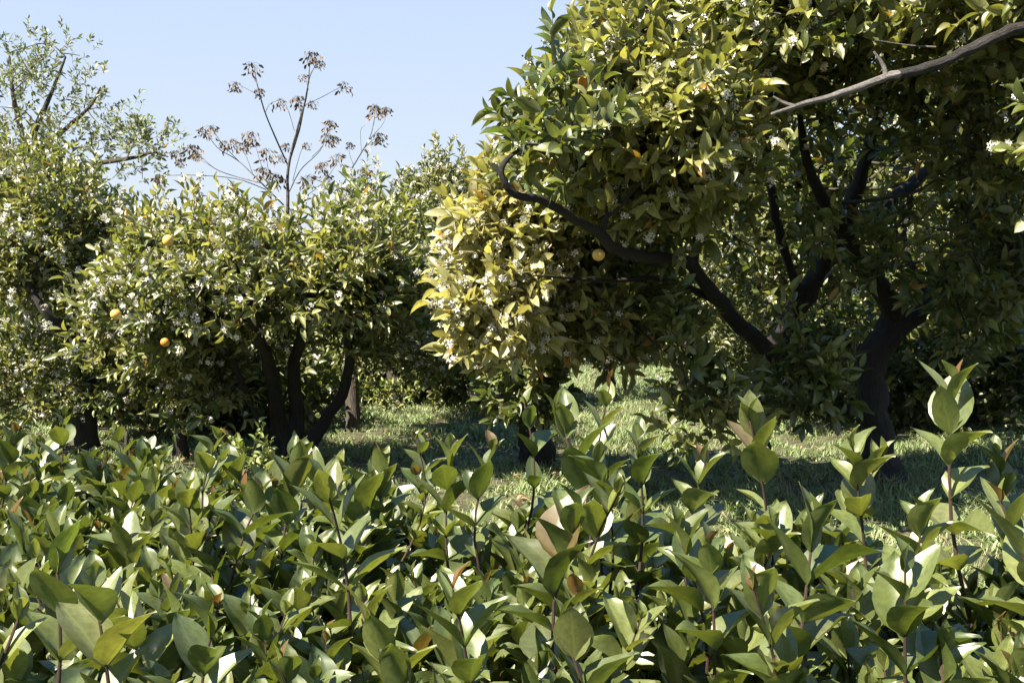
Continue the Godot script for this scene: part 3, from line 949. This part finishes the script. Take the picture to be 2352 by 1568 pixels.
func build_hedge() -> void:
	var p := plant("privet_hedge", "clipped privet hedge with glossy green leaves and bronze tips, along the foreground", "hedge", Vector3(0, 0, -1.2), G.privet, M.privet, 0.06)
	p.parts = 300
	p.flower_parts = 0
	p.twig_mat = M.red_stem
	# the shoots that stand out: tip x, tip y, depth, length, leaf length, pairs, bronze
	for s in [[2195, 850, 1.22, .42, .070, 7, .6], [2290, 1020, 1.3, .3, .055, 6, .7], [1722, 935, 1.25, .36, .060, 7, .8], [1960, 1005, 1.2, .36, .062, 7, .5], [1400, 865, 1.35, .34, .050, 6, .9], [1205, 905, 1.45, .28, .055, 4, 1.0], [1275, 930, 1.3, .36, .075, 6, .3], [1465, 985, 1.25, .34, .06, 6, .6], [1375, 1040, 1.2, .32, .058, 6, .7], [1620, 1040, 1.15, .36, .055, 7, .9],
		[700, 1020, 1.4, .32, .060, 6, .9], [745, 1080, 1.12, .34, .068, 6, .2], [500, 985, 1.55, .28, .055, 6, .5], [150, 930, 1.9, .32, .055, 6, .6], [35, 975, 1.8, .3, .06, 6, .4], [262, 965, 2.1, .28, .05, 6, .3], [1035, 1010, 1.45, .3, .058, 6, .8], [955, 985, 1.6, .26, .048, 5, .9], [125, 1215, 0.86, .34, .060, 6, 1.0], [430, 1105, 1.3, .3, .060, 6, .3], [1130, 1010, 1.4, .3, .06, 5, .4], [870, 1030, 1.5, .28, .058, 5, .3], [1330, 1150, 1.0, .36, .066, 7, .5], [1630, 1230, 0.95, .34, .055, 6, 1.0],
		[2030, 1020, 1.3, .3, .055, 6, .7], [2120, 1160, 1.1, .34, .06, 7, .6], [1420, 1110, 1.15, .34, .06, 6, .2], [1870, 1180, 1.0, .36, .068, 7, .2], [1560, 1200, 1.05, .34, .062, 7, .4], [2300, 1130, 1.0, .36, .066, 7, .6], [600, 1110, 1.3, .3, .06, 6, .5], [40, 1400, 0.66, .3, .056, 5, .2], [215, 1330, 0.72, .3, .05, 6, .3], [500, 1370, 0.8, .3, .05, 6, .6], [1040, 1330, 0.82, .3, .055, 6, .8], [1290, 1400, 0.78, .3, .05, 5, 1.0], [1730, 1330, 0.85, .32, .058, 6, .2], [2080, 1290, 0.9, .34, .062, 6, .2], [340, 1010, 1.8, .28, .055, 6, .4]]:
		shoot(p, at(s[0], s[1] + 25.0, s[2]), s[3] * 0.8, s[4] * 1.22, s[5] + 1, s[6] * 0.36, Vector3(rng.randf_range(-0.15, 0.15), 0, rng.randf_range(-0.1, 0.1)), true)
	var step := 0.046
	var x := -2.6
	while x < 1.5:
		var depth := 1.85
		while depth > 0.0:
			var px := x + rng.randf_range(-0.5, 0.5) * step
			var pd := far_edge(px) - depth + rng.randf_range(-0.5, 0.5) * step
			depth -= step
			if pd < 0.42 or absf(px) > pd * 0.62 + 0.4:
				continue
			var edge := clampf((far_edge(px) - pd) / 0.12, 0.0, 1.0)
			var top := 0.985 + 0.05 * noise.get_noise_2d(px * 3.0, pd * 3.0) - 0.12 * (1.0 - edge) - 0.015 * smoothstep(-0.8, 0.1, px) - 0.035 * smoothstep(-0.5, -1.1, px) + 0.01 * smoothstep(0.0, 0.5, px)
			if pd < 0.75:
				top -= (0.75 - pd) * 0.25
			var tip := Vector3(px, top + rng.randf_range(-0.11, 0.03) + (rng.randf_range(0.02, 0.06) if rng.randf() < 0.08 else 0.0), -pd)
			shoot(p, tip, rng.randf_range(0.26, 0.34), rng.randf_range(0.056, 0.084), rng.randi_range(9, 11), 0.09, Vector3(rng.randf_range(-0.3, 0.3), 0, rng.randf_range(-0.3, 0.3)))
		x += step
	# old wood inside
	var st := start()
	for k in 160:
		var px := rng.randf_range(-2.4, 1.3)
		var pd := far_edge(px) - rng.randf_range(0.1, 1.5)
		if pd < 0.4:
			continue
		var foot: Vector3 = Vector3(px, 0.0, -pd) - p.at
		tube(st, PackedVector3Array([foot, foot + Vector3(rng.randf_range(-0.1, 0.1), 0.35, rng.randf_range(-0.1, 0.1)), foot + Vector3(rng.randf_range(-0.2, 0.2), 0.72, rng.randf_range(-0.2, 0.2))]), PackedFloat32Array([0.011, 0.008, 0.005]), 5, 0.1)
	var old := part(p.node, "old_stems", finish(st), M.bark)
	tag(old, "", "", "", "stuff")


# ---------------------------------------------------------------- small things

func build_small_things() -> void:
	var st := start()
	tube(st, PackedVector3Array([Vector3.ZERO, Vector3(0.004, 0.12, 0), Vector3(0.01, 0.24, 0.004), Vector3(0.012, 0.27, 0.004)]), PackedFloat32Array([0.016, 0.017, 0.015, 0.006]), 8, 0.12)
	var o := part(self, "wooden_stake", finish(st), M.far_bark, Transform3D(Basis(), ground_at(283, 7.4)))
	tag(o, "short wooden stake in the grass behind the hedge on the left", "stake")
	for s in [[592, 6.3, "low sunlit yellow-green weed behind the hedge, left of the spreading tree base"], [905, 10.6, "pale young weed at the foot of the short leaning trunk"]]:
		var p := plant("weed", s[2], "weed", ground_at(s[0], s[1]), G.citrus, M.grass, 0.07, "weeds")
		p.green = Color(0.14, 0.20, 0.05)
		p.yellow = Color(0.26, 0.28, 0.06)
		p.parts = 120
		p.flower_parts = 0
		p.joints.append(p.at + Vector3.UP * 0.02)
		for k in 8:
			var c: Vector3 = p.at + Vector3(rng.randf_range(-0.16, 0.16), rng.randf_range(0.10, 0.26), rng.randf_range(-0.1, 0.1))
			clump(p, c, p.at, 0.5, 0.0, 5, 0.07)


# ---------------------------------------------------------------- leaves become parts or stuff

func hand_out_leaves() -> void:
	var cols := 196
	var rows := 131
	var nearest := PackedFloat32Array()
	nearest.resize(cols * rows)
	nearest.fill(1e9)
	for p in plants:
		p.cells = PackedInt32Array()
		p.depths = PackedFloat32Array()
		for xf in p.leaves:
			var s := seen_at(p.at + xf.origin + xf.basis.y * 0.5)
			var cell := -1
			if s.z > 0.3 and s.x > 4 and s.x < 2348 and s.y > 4 and s.y < 1564:
				cell = int(s.x / 12.0) + cols * int(s.y / 12.0)
				if s.z < nearest[cell]:
					nearest[cell] = s.z
			p.cells.append(cell)
			p.depths.append(s.z)
	for p in plants:
		var order: Array = []
		for i in p.leaves.size():
			var c: int = p.cells[i]
			if c < 0 or p.depths[i] > nearest[c] + 0.04:
				continue
			var b: Basis = p.leaves[i].basis
			var face := absf(b.z.normalized().dot((EYE - p.at - p.leaves[i].origin).normalized()))
			order.append([b.y.length() / p.depths[i] * (0.25 + face), i])
		order.sort_custom(func(a, b): return a[0] > b[0])
		var taken := {}
		for k in mini(p.parts, order.size()):
			var i: int = order[k][1]
			taken[i] = true
			part(p.owners[i] if p.owners[i] else p.node, "leaf", p.mesh, toned(p.mat, p.colors[i]), p.leaves[i])
		var rest: Array = []
		var colors := PackedColorArray()
		for i in p.leaves.size():
			if not taken.has(i):
				rest.append(p.leaves[i])
				colors.append(p.colors[i])
		stuff(p.node, "foliage", p.mesh, p.mat, rest, colors)
		var near: Array = []
		for i in p.flowers.size():
			var s := seen_at(p.at + p.flowers[i].origin)
			if s.x > 0 and s.x < 2352 and s.y > 0 and s.y < 1568 and s.z <= nearest[int(s.x / 12.0) + cols * int(s.y / 12.0)] + 0.06:
				near.append([s.z, i])
		near.sort_custom(func(a, b): return a[0] < b[0])
		taken = {}
		for k in mini(p.flower_parts, near.size()):
			var i: int = near[k][1]
			taken[i] = true
			part(p.node, "blossom", G.blossom, toned(M.petal, p.flower_colors[i]), p.flowers[i])
		rest = []
		colors = PackedColorArray()
		for i in p.flowers.size():
			if not taken.has(i):
				rest.append(p.flowers[i])
				colors.append(p.flower_colors[i])
		stuff(p.node, "blossoms", G.blossom, M.petal, rest, colors)
		if tube_base.has(p.twigs.get_instance_id()):
			var tw := part(p.node, "twigs", finish(p.twigs), p.twig_mat)
			tag(tw, "", "", "", "stuff")


var tones := {}

func toned(mat: StandardMaterial3D, c: Color) -> StandardMaterial3D:
	# a few shared shades of each leaf material
	var r := Vector3(snappedf(c.r, 0.02) + 0.004, snappedf(c.g, 0.02) + 0.004, snappedf(c.b, 0.012) + 0.003)
	var key := [mat, r]
	if not tones.has(key):
		var m: StandardMaterial3D = mat.duplicate()
		m.albedo_color = lin(r.x, r.y, r.z)
		tones[key] = m
	return tones[key]
